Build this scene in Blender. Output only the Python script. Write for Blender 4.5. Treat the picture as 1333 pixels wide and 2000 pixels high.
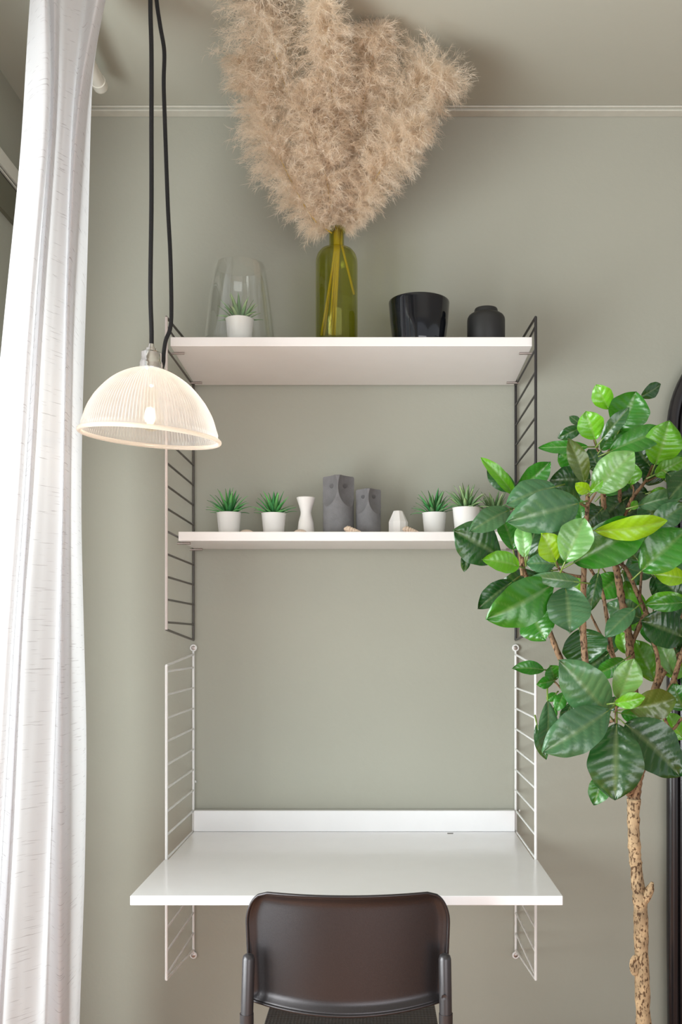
import bpy, math, random
import numpy as np
from mathutils import Vector, Matrix

for o in list(bpy.data.objects):
    bpy.data.objects.remove(o)
S = bpy.context.scene
COL = S.collection
rnd = random.Random(7)
npr = np.random.RandomState(11)
PI = math.pi

# ---------------------------------------------------------------- camera, light, exposure
F = 1855.0; VX = 740.0; VY = 1250.0; CZ = 1.2; CD = 2.304
cd = bpy.data.cameras.new('camera'); cam = bpy.data.objects.new('camera', cd); COL.objects.link(cam)
cd.sensor_fit = 'VERTICAL'; cd.sensor_height = 36.0; cd.sensor_width = 24.0
cd.lens = F / 2000 * 36.0
cd.shift_x = -(VX - 666.5) / 2000; cd.shift_y = (VY - 1000) / 2000
cd.clip_start = 0.02
cam.location = (0, -CD, CZ); cam.rotation_euler = (PI / 2, 0, 0)
S.camera = cam

S.view_settings.view_transform = 'Standard'; S.view_settings.look = 'None'
S.view_settings.gamma = 1.0; S.view_settings.use_curve_mapping = False
S.view_settings.exposure = 0.32

w = bpy.data.worlds.new('world'); S.world = w; w.use_nodes = True
bg = w.node_tree.nodes['Background']; bg.inputs[0].default_value = (0.93, 0.96, 1.0, 1); bg.inputs[1].default_value = 0.58

def area(name, loc, target, sx, sy, power, color):
    l = bpy.data.lights.new(name, 'AREA'); l.shape = 'RECTANGLE'; l.size = sx; l.size_y = sy
    l.energy = power; l.color = color
    o = bpy.data.objects.new(name, l); COL.objects.link(o); o.location = loc
    o.rotation_euler = (Vector(target) - Vector(loc)).to_track_quat('-Z', 'Y').to_euler()
    return o
area('window_daylight', (-1.48, -1.45, 1.05), (0.25, -0.35, 1.55), 1.5, 1.3, 72, (0.96, 0.98, 1.0))
area('rear_ceiling_fill', (1.0, -4.6, 0.9), (0, -1.0, 2.2), 2.8, 1.6, 40, (0.98, 0.985, 1.0))  # added soft fill from behind the camera, tilted up to brighten ceiling and room
sl = bpy.data.lights.new('sun', 'SUN'); sl.energy = 3.0; sl.angle = math.radians(1.0); sl.color = (1.0, 0.9, 0.76)
so = bpy.data.objects.new('sun', sl); COL.objects.link(so); so.location = (-3, 1, 3)
so.rotation_euler = Vector((0.60, -0.42, -0.71)).to_track_quat('-Z', 'Y').to_euler()

# ---------------------------------------------------------------- helpers
def P(px, py, d):
    """world point seen at pixel (px,py), d metres in front of the back wall"""
    t = CD - d
    return Vector(((px - VX) / F * t, -d, CZ + (VY - py) / F * t))

def srgb(r, g, b):
    def f(c):
        c /= 255.0
        return c / 12.92 if c <= 0.04045 else ((c + 0.055) / 1.055) ** 2.4
    return (f(r), f(g), f(b), 1.0)

def mat(name, col, rough=0.5, metal=0.0, noise=0.0, nscale=20.0, bump=0.0, bscale=60.0, spec=0.5, trans=0.0, coat=0.0, stretch=None):
    m = bpy.data.materials.new(name); m.use_nodes = True
    nt = m.node_tree; b = nt.nodes['Principled BSDF']
    b.inputs['Roughness'].default_value = rough; b.inputs['Metallic'].default_value = metal
    b.inputs['Specular IOR Level'].default_value = spec
    b.inputs['Transmission Weight'].default_value = trans
    b.inputs['Coat Weight'].default_value = coat
    tc = nt.nodes.new('ShaderNodeTexCoord'); mp = nt.nodes.new('ShaderNodeMapping')
    nt.links.new(tc.outputs['Object'], mp.inputs[0])
    if stretch: mp.inputs['Scale'].default_value = stretch
    nz = nt.nodes.new('ShaderNodeTexNoise'); nz.inputs['Scale'].default_value = nscale; nz.inputs['Detail'].default_value = 4
    nt.links.new(mp.outputs[0], nz.inputs['Vector'])
    cr = nt.nodes.new('ShaderNodeValToRGB')
    k = noise
    cr.color_ramp.elements[0].position = 0.3; cr.color_ramp.elements[1].position = 0.7
    cr.color_ramp.elements[0].color = (col[0] * (1 - k), col[1] * (1 - k), col[2] * (1 - k), 1)
    cr.color_ramp.elements[1].color = (min(1, col[0] * (1 + k)), min(1, col[1] * (1 + k)), min(1, col[2] * (1 + k)), 1)
    nt.links.new(nz.outputs['Fac'], cr.inputs[0]); nt.links.new(cr.outputs[0], b.inputs['Base Color'])
    if bump > 0:
        n2 = nt.nodes.new('ShaderNodeTexNoise'); n2.inputs['Scale'].default_value = bscale; n2.inputs['Detail'].default_value = 5
        nt.links.new(mp.outputs[0], n2.inputs['Vector'])
        bm = nt.nodes.new('ShaderNodeBump'); bm.inputs['Strength'].default_value = bump; bm.inputs['Distance'].default_value = 0.002
        nt.links.new(n2.outputs['Fac'], bm.inputs['Height']); nt.links.new(bm.outputs[0], b.inputs['Normal'])
    return m

def tag(o, label, cat, group=None):
    o['label'] = label; o['category'] = cat
    if group: o['group'] = group
    return o

def empty(name, loc, label, cat, group=None):
    o = bpy.data.objects.new(name, None); COL.objects.link(o); o.location = loc; o.empty_display_size = 0.05
    return tag(o, label, cat, group)

def obj(name, V, Fc, m, parent=None, smooth=True, local=False, bevel=0, auto=None):
    """one mesh object; V is in world coordinates unless local"""
    V = np.array([tuple(v) for v in V], dtype=float) if not isinstance(V, np.ndarray) else V.astype(float)
    if parent is not None and not local:
        p = parent; off = np.zeros(3)
        while p is not None: off += np.array(p.location); p = p.parent
        V = V - off
    me = bpy.data.meshes.new(name)
    if parent is None and not local:
        org = np.array([(V[:, 0].min() + V[:, 0].max()) / 2, (V[:, 1].min() + V[:, 1].max()) / 2, V[:, 2].min()])
        V = V - org
    else: org = None
    me.from_pydata(V.tolist(), [], [tuple(f) for f in Fc]); me.materials.append(m)
    me.update()
    if smooth: me.polygons.foreach_set('use_smooth', [True] * len(me.polygons))
    o = bpy.data.objects.new(name, me); COL.objects.link(o)
    if org is not None: o.location = org
    o.parent = parent
    if bevel > 0:
        b = o.modifiers.new('bevel', 'BEVEL'); b.width = bevel; b.segments = 3; b.limit_method = 'ANGLE'; b.angle_limit = math.radians(40)
    if smooth and auto:
        try: me.set_sharp_from_angle(angle=math.radians(auto))
        except Exception: pass
    return o

def struct(o):
    o['kind'] = 'structure'; return o

def box(x0, x1, y0, y1, z0, z1):
    V = [(x, y, z) for z in (z0, z1) for y in (y0, y1) for x in (x0, x1)]
    Fc = [(0, 2, 3, 1), (4, 5, 7, 6), (0, 1, 5, 4), (2, 6, 7, 3), (0, 4, 6, 2), (1, 3, 7, 5)]
    return V, Fc

class MB:
    def __init__(s): s.V = []; s.F = []
    def add(s, vf):
        n = len(s.V); s.V += [tuple(v) for v in vf[0]]; s.F += [tuple(i + n for i in f) for f in vf[1]]; return s

def prism(pts, z0, z1):
    n = len(pts)
    V = [(x, y, z0) for x, y in pts] + [(x, y, z1) for x, y in pts]
    Fc = [tuple(range(n - 1, -1, -1)), tuple(range(n, 2 * n))] + [(i, (i + 1) % n, (i + 1) % n + n, i + n) for i in range(n)]
    return V, Fc

def catmull(pts, k=8, closed=False):
    pts = [Vector(p) for p in pts]; n = len(pts); out = []
    if n < 3: return pts
    rng = range(n) if closed else range(n - 1)
    for i in rng:
        if closed: p0, p1, p2, p3 = pts[(i - 1) % n], pts[i], pts[(i + 1) % n], pts[(i + 2) % n]
        else:
            p1, p2 = pts[i], pts[i + 1]; p0 = pts[i - 1] if i else p1 * 2 - p2; p3 = pts[i + 2] if i + 2 < n else p2 * 2 - p1
        for j in range(k):
            t = j / k
            out.append(0.5 * ((2 * p1) + (p2 - p0) * t + (2 * p0 - 5 * p1 + 4 * p2 - p3) * t * t + (3 * p1 - p0 - 3 * p2 + p3) * t ** 3))
    if not closed: out.append(pts[-1])
    return out

def tube(path, r, n=10, closed=False, flat=1.0, jitter=0.0):
    path = [Vector(p) for p in path]; m = len(path)
    rs = r if isinstance(r, (list, tuple)) else [r] * m
    V = []; Fc = []
    T = []
    for i in range(m):
        a = path[(i - 1) % m] if (closed or i > 0) else path[0]
        b = path[(i + 1) % m] if (closed or i < m - 1) else path[-1]
        t = (b - a); T.append(t.normalized() if t.length > 1e-9 else Vector((0, 0, 1)))
    up = Vector((0, 1, 0)) if abs(T[0].y) < 0.9 else Vector((1, 0, 0))
    nrm = T[0].cross(up).normalized()
    for i in range(m):
        if i: 
            nrm = (nrm - T[i] * nrm.dot(T[i]))
            nrm = nrm.normalized() if nrm.length > 1e-6 else T[i].orthogonal().normalized()
        bn = T[i].cross(nrm)
        for j in range(n):
            a = 2 * PI * j / n
            rr = rs[i] * (1 + (rnd.uniform(-jitter, jitter) if jitter else 0))
            V.append(path[i] + nrm * (math.cos(a) * rr) + bn * (math.sin(a) * rr * flat))
    for i in range(m if closed else m - 1):
        for j in range(n):
            a = i * n + j; b = i * n + (j + 1) % n
            c = ((i + 1) % m) * n + (j + 1) % n; d = ((i + 1) % m) * n + j
            Fc.append((a, b, c, d))
    if not closed:
        Fc.append(tuple(range(n - 1, -1, -1))); Fc.append(tuple((m - 1) * n + j for j in range(n)))
    return V, Fc

def lathe(profile, c=(0, 0, 0), n=48, ribs=None):
    """profile [(r,z)]; r=0 ends collapse to a point"""
    V = []; Fc = []; rows = []
    for k, (r, z) in enumerate(profile):
        if r < 1e-6: rows.append([len(V)]); V.append((c[0], c[1], c[2] + z)); continue
        row = []
        for j in range(n):
            a = 2 * PI * j / n; rr = r
            if ribs: rr = r * (1 + ribs(k, j))
            row.append(len(V)); V.append((c[0] + rr * math.cos(a), c[1] + rr * math.sin(a), c[2] + z))
        rows.append(row)
    for k in range(len(rows) - 1):
        A, B = rows[k], rows[k + 1]
        for j in range(n):
            j2 = (j + 1) % n
            if len(A) == 1 and len(B) == 1: continue
            if len(A) == 1: Fc.append((A[0], B[j2], B[j]))
            elif len(B) == 1: Fc.append((A[j], A[j2], B[0]))
            else: Fc.append((A[j], A[j2], B[j2], B[j]))
    return V, Fc

# ---------------------------------------------------------------- materials
M = {}
M['wall'] = mat('sage_paint', srgb(170, 170, 158), 0.75, noise=0.03, nscale=1.6, bump=0.25, bscale=90, spec=0.3)
M['ceil'] = mat('ceiling_paint', srgb(182, 182, 170), 0.75, noise=0.02, nscale=2.0, bump=0.15, bscale=70, spec=0.3)
M['caulk'] = mat('pale_caulk_line', srgb(204, 203, 192), 0.7, noise=0.05, nscale=30)
M['white'] = mat('white_lacquer', srgb(240, 236, 234), 0.32, noise=0.01, spec=0.5)
M['desk'] = mat('white_desk_laminate', srgb(247, 247, 249), 0.18, noise=0.01, spec=0.5)
M['rail_white'] = mat('white_powder_coat', srgb(236, 236, 235), 0.35, noise=0.02)
M['rail_grey'] = mat('light_grey_metal', srgb(205, 196, 192), 0.35, noise=0.03)
M['rail_dark'] = mat('dark_grey_metal', srgb(84, 80, 74), 0.4, noise=0.05)
M['rail_black'] = mat('black_metal', srgb(40, 37, 38), 0.35, noise=0.05)
M['pin'] = mat('steel_pin', srgb(170, 160, 155), 0.3, metal=0.7)
M['cord'] = mat('black_woven_cord', srgb(30, 30, 32), 0.7, noise=0.4, nscale=900, bump=0.8, bscale=900)
M['steel'] = mat('brushed_steel', srgb(232, 230, 228), 0.18, metal=1.0, noise=0.06, nscale=60)
M['ceramic'] = mat('white_ceramic', srgb(242, 240, 238), 0.3, noise=0.01)
M['matte_ceramic'] = mat('matte_white_ceramic', srgb(240, 236, 233), 0.6, noise=0.02)
M['stone'] = mat('grey_stoneware', srgb(118, 117, 119), 0.85, noise=0.1, nscale=60, bump=0.3, bscale=300)
M['stone_dark'] = mat('engraved_line', srgb(70, 69, 70), 0.9, noise=0.1)
M['black_glaze'] = mat('glossy_black_glaze', srgb(14, 17, 24), 0.07, noise=0.3, nscale=30, coat=0.4)
M['black_matte'] = mat('matte_black_metal', srgb(38, 38, 38), 0.5, noise=0.05)
M['soil'] = mat('dark_moss', srgb(70, 80, 45), 0.9, noise=0.4, nscale=300, bump=1, bscale=300)
M['shell'] = mat('speckled_shell', srgb(232, 208, 186), 0.5, noise=0.22, nscale=220, bump=0.5, bscale=200)
M['scallop'] = mat('beige_scallop', srgb(222, 204, 188), 0.6, noise=0.1, nscale=90)
M['chair'] = mat('black_satin_plastic', srgb(66, 63, 65), 0.32, metal=0.7, noise=0.06, nscale=400, bump=0.08, bscale=700, spec=0.8)
M['chair_metal'] = mat('dark_satin_metal', srgb(74, 72, 74), 0.3, metal=0.5, noise=0.05)
M['floor'] = mat('oak_floor', srgb(186, 120, 70), 0.45, noise=0.2, nscale=6, bump=0.2, stretch=(1, 8, 1))
M['mirror_frame'] = mat('black_mirror_frame', srgb(34, 32, 35), 0.25, noise=0.05, coat=0.2)
M['mirror'] = mat('mirror_glass', srgb(230, 230, 230), 0.02, metal=1.0)
M['filament_wire'] = mat('thin_wire', srgb(120, 110, 90), 0.4, metal=0.8)
M['pvc'] = mat('white_window_frame', srgb(232, 230, 220), 0.4, noise=0.01)
M['seal'] = mat('dark_seal', srgb(52, 50, 42), 0.6, noise=0.05)
M['olive'] = mat('olive_lintel', srgb(106, 104, 88), 0.6, noise=0.05)
M['pot'] = mat('grey_planter', srgb(110, 108, 104), 0.7, noise=0.06)
M['stem_yellow'] = mat('dry_stem', srgb(222, 190, 60), 0.6, noise=0.1)

def emis(name, col, s):
    m = bpy.data.materials.new(name); m.use_nodes = True; nt = m.node_tree; nt.nodes.clear()
    e = nt.nodes.new('ShaderNodeEmission'); o = nt.nodes.new('ShaderNodeOutputMaterial')
    e.inputs[0].default_value = col; e.inputs[1].default_value = s; nt.links.new(e.outputs[0], o.inputs[0]); return m
M['filament'] = emis('glowing_filament', (1.0, 0.66, 0.32, 1), 6)

def glassmat(name, tint, transp, rough=0.03, milky=0.0, milk=(1, 1, 1, 1), fres=1.45, gl=1.0):
    """thin glass: clear film with Fresnel gloss and an optional milky share"""
    m = bpy.data.materials.new(name); m.use_nodes = True; nt = m.node_tree; nt.nodes.clear()
    o = nt.nodes.new('ShaderNodeOutputMaterial')
    t = nt.nodes.new('ShaderNodeBsdfTransparent'); t.inputs[0].default_value = tint
    g = nt.nodes.new('ShaderNodeBsdfGlossy'); g.inputs['Roughness'].default_value = rough; g.inputs[0].default_value = (gl, gl, gl, 1)
    lw = nt.nodes.new('ShaderNodeLayerWeight'); lw.inputs['Blend'].default_value = 0.5
    pw = nt.nodes.new('ShaderNodeMath'); pw.operation = 'POWER'; pw.inputs[1].default_value = 3.5; nt.links.new(lw.outputs['Facing'], pw.inputs[0])
    f = nt.nodes.new('ShaderNodeMath'); f.operation = 'MULTIPLY_ADD'; f.inputs[1].default_value = 0.7; f.inputs[2].default_value = 0.05; nt.links.new(pw.outputs[0], f.inputs[0])
    mx = nt.nodes.new('ShaderNodeMixShader')
    nt.links.new(f.outputs[0], mx.inputs[0]); nt.links.new(t.outputs[0], mx.inputs[1]); nt.links.new(g.outputs[0], mx.inputs[2])
    last = mx
    if milky > 0:
        mk_ = nt.nodes.new('ShaderNodeMath'); mk_.operation = 'MULTIPLY_ADD'; mk_.inputs[1].default_value = .75; mk_.inputs[2].default_value = milky
        sq = nt.nodes.new('ShaderNodeMath'); sq.operation = 'POWER'; sq.inputs[1].default_value = 2.2; nt.links.new(lw.outputs['Facing'], sq.inputs[0]); nt.links.new(sq.outputs[0], mk_.inputs[0])
        d = nt.nodes.new('ShaderNodeBsdfDiffuse'); d.inputs[0].default_value = milk
        tr = nt.nodes.new('ShaderNodeBsdfTranslucent'); tr.inputs[0].default_value = milk
        a = nt.nodes.new('ShaderNodeMixShader'); a.inputs[0].default_value = 0.5
        nt.links.new(d.outputs[0], a.inputs[1]); nt.links.new(tr.outputs[0], a.inputs[2])
        b = nt.nodes.new('ShaderNodeMixShader'); nt.links.new(mk_.outputs[0], b.inputs[0])
        nt.links.new(mx.outputs[0], b.inputs[1]); nt.links.new(a.outputs[0], b.inputs[2]); last = b
    nt.links.new(last.outputs[0], o.inputs[0])
    return m
M['clear'] = glassmat('clear_glass', (0.985, 0.99, 0.985, 1), 1, 0.02, gl=1.0)
M['pane'] = glassmat('window_glass', (0.96, 0.98, 0.97, 1), 1, 0.01)
M['bulb'] = glassmat('bulb_glass', (1, 0.97, 0.9, 1), 1, 0.02)
M['shade'] = glassmat('ribbed_glass', (1.0, 0.985, 0.97, 1), 1, 0.12, milky=0.34, milk=(1.0, 0.97, 0.955, 1), fres=1.5)
M['shade_rib'] = glassmat('pale_glass_rim', (1.0, 0.95, 0.88, 1), 1, 0.12, milky=0.5, milk=(1.0, 0.94, 0.88, 1), fres=1.5)
M['olive_glass'] = glassmat('olive_green_glass', (0.82, 0.83, 0.44, 1), 1, 0.04, gl=0.8)

def translu(name, col, trf, rough=0.8, transp=0.0, weave=False, noise=0.06, spec=0.0):
    m = bpy.data.materials.new(name); m.use_nodes = True; nt = m.node_tree; nt.nodes.clear()
    o = nt.nodes.new('ShaderNodeOutputMaterial')
    d = nt.nodes.new('ShaderNodeBsdfDiffuse'); tr = nt.nodes.new('ShaderNodeBsdfTranslucent')
    mx = nt.nodes.new('ShaderNodeMixShader'); mx.inputs[0].default_value = trf
    tc = nt.nodes.new('ShaderNodeTexCoord'); mp = nt.nodes.new('ShaderNodeMapping'); nt.links.new(tc.outputs['UV' if weave else 'Object'], mp.inputs[0])
    nz = nt.nodes.new('ShaderNodeTexNoise'); nz.inputs['Scale'].default_value = 25 if not weave else 1.0; nz.inputs['Detail'].default_value = 3
    if weave: mp.inputs['Scale'].default_value = (14, 420, 1)
    nt.links.new(mp.outputs[0], nz.inputs['Vector'])
    cr = nt.nodes.new('ShaderNodeValToRGB')
    if weave:
        e = cr.color_ramp.elements; e[0].position = 0.32; e[0].color = (col[0] * .70, col[1] * .68, col[2] * .68, 1); e[1].position = 0.37; e[1].color = col
    else:
        e = cr.color_ramp.elements; e[0].position = 0.3; e[1].position = 0.7
        e[0].color = (col[0] * (1 - noise), col[1] * (1 - noise * 1.2), col[2] * (1 - noise * 1.5), 1); e[1].color = col
    nt.links.new(nz.outputs['Fac'], cr.inputs[0])
    nt.links.new(cr.outputs[0], d.inputs[0]); nt.links.new(cr.outputs[0], tr.inputs[0])
    nt.links.new(d.outputs[0], mx.inputs[1]); nt.links.new(tr.outputs[0], mx.inputs[2]); last = mx
    if transp > 0:
        t = nt.nodes.new('ShaderNodeBsdfTransparent'); b = nt.nodes.new('ShaderNodeMixShader'); b.inputs[0].default_value = transp
        nt.links.new(mx.outputs[0], b.inputs[1]); nt.links.new(t.outputs[0], b.inputs[2]); last = b
    nt.links.new(last.outputs[0], o.inputs[0]); return m
M['linen'] = translu('sheer_linen', srgb(240, 239, 241), 0.48, transp=0.04, weave=True)
M['pampas'] = translu('pampas_fluff', srgb(255, 245, 231), 0.52, noise=0.14)

def attr_leaf(name, rough, spec, bump=True):
    m = bpy.data.materials.new(name); m.use_nodes = True; nt = m.node_tree; b = nt.nodes['Principled BSDF']
    a = nt.nodes.new('ShaderNodeAttribute'); a.attribute_name = 'leafcol'
    nz = nt.nodes.new('ShaderNodeTexNoise'); nz.inputs['Scale'].default_value = 60; nz.inputs['Detail'].default_value = 5
    tc = nt.nodes.new('ShaderNodeTexCoord'); nt.links.new(tc.outputs['Object'], nz.inputs['Vector'])
    mr = nt.nodes.new('ShaderNodeMapRange'); mr.inputs['From Min'].default_value = .3; mr.inputs['From Max'].default_value = .7; mr.inputs['To Min'].default_value = .92; mr.inputs['To Max'].default_value = 1.06
    nt.links.new(nz.outputs['Fac'], mr.inputs['Value'])
    vm = nt.nodes.new('ShaderNodeVectorMath'); vm.operation = 'SCALE'
    nt.links.new(a.outputs['Color'], vm.inputs[0]); nt.links.new(mr.outputs[0], vm.inputs['Scale'])
    nt.links.new(vm.outputs[0], b.inputs['Base Color'])
    b.inputs['Roughness'].default_value = rough; b.inputs['Specular IOR Level'].default_value = spec
    tr = nt.nodes.new('ShaderNodeBsdfTranslucent'); nt.links.new(vm.outputs[0], tr.inputs[0])
    mx = nt.nodes.new('ShaderNodeMixShader'); mx.inputs[0].default_value = 0.18
    out = nt.nodes['Material Output']
    nt.links.new(b.outputs[0], mx.inputs[1]); nt.links.new(tr.outputs[0], mx.inputs[2]); nt.links.new(mx.outputs[0], out.inputs[0])
    if bump:
        bp = nt.nodes.new('ShaderNodeBump'); bp.inputs['Strength'].default_value = .25; bp.inputs['Distance'].default_value = .001
        n2 = nt.nodes.new('ShaderNodeTexNoise'); n2.inputs['Scale'].default_value = 220; nt.links.new(tc.outputs['Object'], n2.inputs['Vector'])
        nt.links.new(n2.outputs['Fac'], bp.inputs['Height']); nt.links.new(bp.outputs[0], b.inputs['Normal'])
    return m
M['leaf'] = attr_leaf('tree_leaf', 0.27, 0.95)
M['succ'] = attr_leaf('succulent_leaf', 0.5, 0.3, False)

def bark(nm='speckled_bark', c=srgb(176, 150, 116)):
    m = mat(nm, c, 0.8, noise=0.35, nscale=45, bump=1.0, bscale=110)
    nt = m.node_tree; b = nt.nodes['Principled BSDF']
    src = b.inputs['Base Color'].links[0].from_socket
    tc = [n for n in nt.nodes if n.type == 'TEX_COORD'][0]
    mp = nt.nodes.new('ShaderNodeMapping'); mp.inputs['Scale'].default_value = (1, 1, .55); nt.links.new(tc.outputs['Object'], mp.inputs[0])
    v = nt.nodes.new('ShaderNodeTexNoise'); v.inputs['Scale'].default_value = 230; v.inputs['Detail'].default_value = 2; nt.links.new(mp.outputs[0], v.inputs['Vector'])
    r = nt.nodes.new('ShaderNodeValToRGB'); r.color_ramp.elements[0].position = .37; r.color_ramp.elements[1].position = .48
    r.color_ramp.elements[0].color = (.22, .16, .12, 1); r.color_ramp.elements[1].color = (1, 1, 1, 1)
    nt.links.new(v.outputs['Fac'], r.inputs[0])
    mx = nt.nodes.new('ShaderNodeMix'); mx.data_type = 'RGBA'; mx.blend_type = 'MULTIPLY'; mx.inputs[0].default_value = 1
    nt.links.new(src, mx.inputs[6]); nt.links.new(r.outputs[0], mx.inputs[7]); nt.links.new(mx.outputs[2], b.inputs['Base Color'])
    return m
M['bark'] = bark(); M['bark_dark'] = bark('brown_branch_bark', srgb(140, 110, 82))
M['twig'] = mat('green_twig', srgb(140, 140, 70), 0.6, noise=0.2, nscale=60)

def seatmat():
    m = mat('perforated_black_plastic', srgb(46, 46, 47), 0.45, noise=0.02)
    nt = m.node_tree; b = nt.nodes['Principled BSDF']
    tc = [n for n in nt.nodes if n.type == 'TEX_COORD'][0]
    mp = nt.nodes.new('ShaderNodeMapping'); mp.inputs['Scale'].default_value = (150, 90, 90); nt.links.new(tc.outputs['Object'], mp.inputs[0])
    v = nt.nodes.new('ShaderNodeTexVoronoi'); v.inputs['Randomness'].default_value = 0; v.inputs['Scale'].default_value = 1; nt.links.new(mp.outputs[0], v.inputs['Vector'])
    bp = nt.nodes.new('ShaderNodeBump'); bp.inputs['Strength'].default_value = 1; bp.inputs['Distance'].default_value = .003
    nt.links.new(v.outputs['Distance'], bp.inputs['Height']); nt.links.new(bp.outputs[0], b.inputs['Normal']); return m
M['seat'] = seatmat()

# ---------------------------------------------------------------- room
CEIL = 2.48; XL = -0.85
struct(obj('floor', *box(-0.95, 4.0, -6.0, 0.12, -0.10, 0.0), M['floor'], smooth=False))
struct(obj('wall_back', *box(-0.95, 4.0, 0.0, 0.12, 0.0, CEIL), M['wall'], smooth=False))
struct(obj('ceiling', *box(-0.95, 4.0, -6.0, 0.12, CEIL, CEIL + 0.10), M['ceil'], smooth=False))
w_ = MB()
w_.add(box(XL - .10, XL, -0.42, 0.0, 0, CEIL)); w_.add(box(XL - .10, XL, -6.0, -3.2, 0, CEIL)); w_.add(box(XL - .10, XL, -3.2, -0.42, 2.292, CEIL))
struct(obj('wall_left', w_.V, w_.F, M['wall'], smooth=False))
# coving between wall and ceiling with its two pale filler lines
struct(obj('trim_1', *box(-0.85, 4.0, -0.026, -0.0005, 2.4725, CEIL - .0004), M['ceil'], smooth=False))
struct(obj('trim_2', *box(-0.85, 4.0, -0.0275, -0.001, 2.4685, 2.4724), M['caulk'], smooth=False, bevel=.001))
struct(obj('trim_3', *box(-0.85, 4.0, -0.0315, -0.0262, 2.4755, CEIL - .0004), M['caulk'], smooth=False, bevel=.001))
struct(obj('baseboard_back', *box(-0.85, 4.0, -0.015, -0.0005, 0.0, 0.07), M['pvc'], smooth=False, bevel=.003))
# window rail along the left wall
struct(obj('trim_4', *box(XL + .0002, XL + .012, -3.2, -0.02, 2.256, 2.291), M['pvc'], smooth=False))
struct(obj('trim_5', *box(XL + .0002, XL + .006, -3.2, -0.02, 2.238, 2.2558), M['seal'], smooth=False))
struct(obj('trim_6', *box(XL + .0062, XL + .010, -3.2, -0.02, 2.2455, 2.2495), M['pvc'], smooth=False))
struct(obj('trim_7', *box(XL + .0002, XL + .010, -3.2, -0.02, 2.162, 2.2378), M['olive'], smooth=False))
fr = MB()
for y0, y1 in ((-0.48, -0.42), (-1.40, -1.33), (-2.30, -2.23), (-3.20, -3.14)): fr.add(box(XL - .08, XL - .03, y0, y1, 0.0, 2.16))
fr.add(box(XL - .08, XL - .03, -3.14, -0.48, 0.0, 0.09)); fr.add(box(XL - .08, XL - .03, -3.14, -0.48, 2.10, 2.29))
win = struct(obj('window_1', fr.V, fr.F, M['pvc'], smooth=False))
obj('pane', *box(XL - .058, XL - .052, -3.14, -0.48, 0.09, 2.10), M['pane'], win, smooth=False)

# ---------------------------------------------------------------- curtain rail and curtain
t = empty('curtain_rail', (-0.618, -0.19, 2.43), 'round white curtain rail with a rounded end cap under the ceiling', 'curtain rail')
obj('rail', *tube([(-0.618, -0.205, 2.43), (-0.618, -2.9, 2.43)], 0.0145, 24), M['pvc'], t, auto=40)
prof = [(0, 0)] + [(.0165 * math.sin(a), .010 - .010 * math.cos(a)) for a in [i * PI / 2 / 6 for i in range(1, 7)]] + [(.0165, .03), (0, .03)]
V, Fc = lathe(prof, n=28)
V = [(x - 0.618, -0.185 - z, y + 2.43) for x, y, z in V]
obj('end_cap', V, Fc, M['pvc'], t, auto=50)
for y in (-0.9, -2.2): obj('bracket', *box(-0.626, -0.610, y - .02, y + .02, 2.443, CEIL), M['pvc'], t, smooth=False)

cols = [  # (depth, [(py, px) ...]) ridge and valley lines of the gathered cloth, from the room side to the wall side
    (0.62, [(-80, 66), (0, 57), (300, 41), (500, 20), (700, 0), (1000, -26), (1500, -70), (2000, -110), (2600, -150)]),
    (0.655, [(-80, 82), (0, 74), (300, 66), (600, 44), (1000, 12), (1500, -30), (2000, -70), (2600, -110)]),
    (0.66, [(-80, 84), (0, 90), (200, 97), (600, 62), (1000, 38), (1200, 22), (1650, -4), (2000, -24), (2600, -60)]),
    (0.57, [(-80, 86), (0, 95), (200, 101), (600, 66), (1000, 42), (1200, 26), (1650, 0), (2000, -20), (2600, -56)]),
    (0.52, [(-80, 92), (0, 98), (200, 102), (600, 70), (1000, 46), (1200, 30), (1650, 5), (2000, -14), (2600, -50)]),
    (0.56, [(-80, 106), (0, 108), (200, 108), (600, 78), (1000, 56), (1200, 42), (1650, 20), (2000, -2), (2600, -40)]),
    (0.50, [(-80, 124), (0, 122), (200, 118), (600, 88), (1000, 66), (1200, 48), (1650, 28), (2000, 8), (2600, -20)]),
    (0.47, [(-80, 148), (0, 140), (200, 128), (600, 104), (1000, 90), (1200, 78), (1650, 52), (2000, 40), (2600, 10)]),
    (0.44, [(-80, 170), (0, 160), (200, 139), (600, 126), (1000, 118), (1200, 112), (1650, 92), (2000, 70), (2600, 40)]),
    (0.40, [(-80, 180), (0, 172), (200, 143), (600, 128), (1000, 121), (1200, 116), (1650, 100), (2000, 92), (2600, 70)]),
    (0.45, [(-80, 206), (0, 188), (200, 148), (600, 132), (1000, 124), (1200, 121), (1650, 118), (2000, 116), (2600, 110)]),
    (0.40, [(-80, 222), (0, 200), (100, 176), (200, 160), (600, 142), (1000, 136), (1200, 136), (1650, 134), (2000, 130), (2600, 124)]),
    (0.33, [(-80, 228), (0, 205), (60, 195), (100, 183), (200, 170), (600, 156), (1000, 150), (1200, 154), (1450, 162), (1650, 158), (2000, 146), (2600, 130)]),
    (0.25, [(-80, 206), (0, 196), (100, 182), (200, 178), (500, 171), (800, 161), (1000, 158), (1200, 163), (1450, 170), (1700, 166), (2000, 155), (2600, 140)]),
    (0.20, [(-80, 196), (0, 186), (100, 175), (200, 175), (500, 168), (800, 158), (1000, 156), (1200, 160), (1450, 166), (1700, 163), (2000, 152), (2600, 136)]),
]
dtop = [.62, .66, .67, .635, .60, .62, .58, .57, .56, .55, .585, .565, .535, .48, .43]
zs = np.linspace(0.02, 2.415, 90)
grid = []
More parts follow.
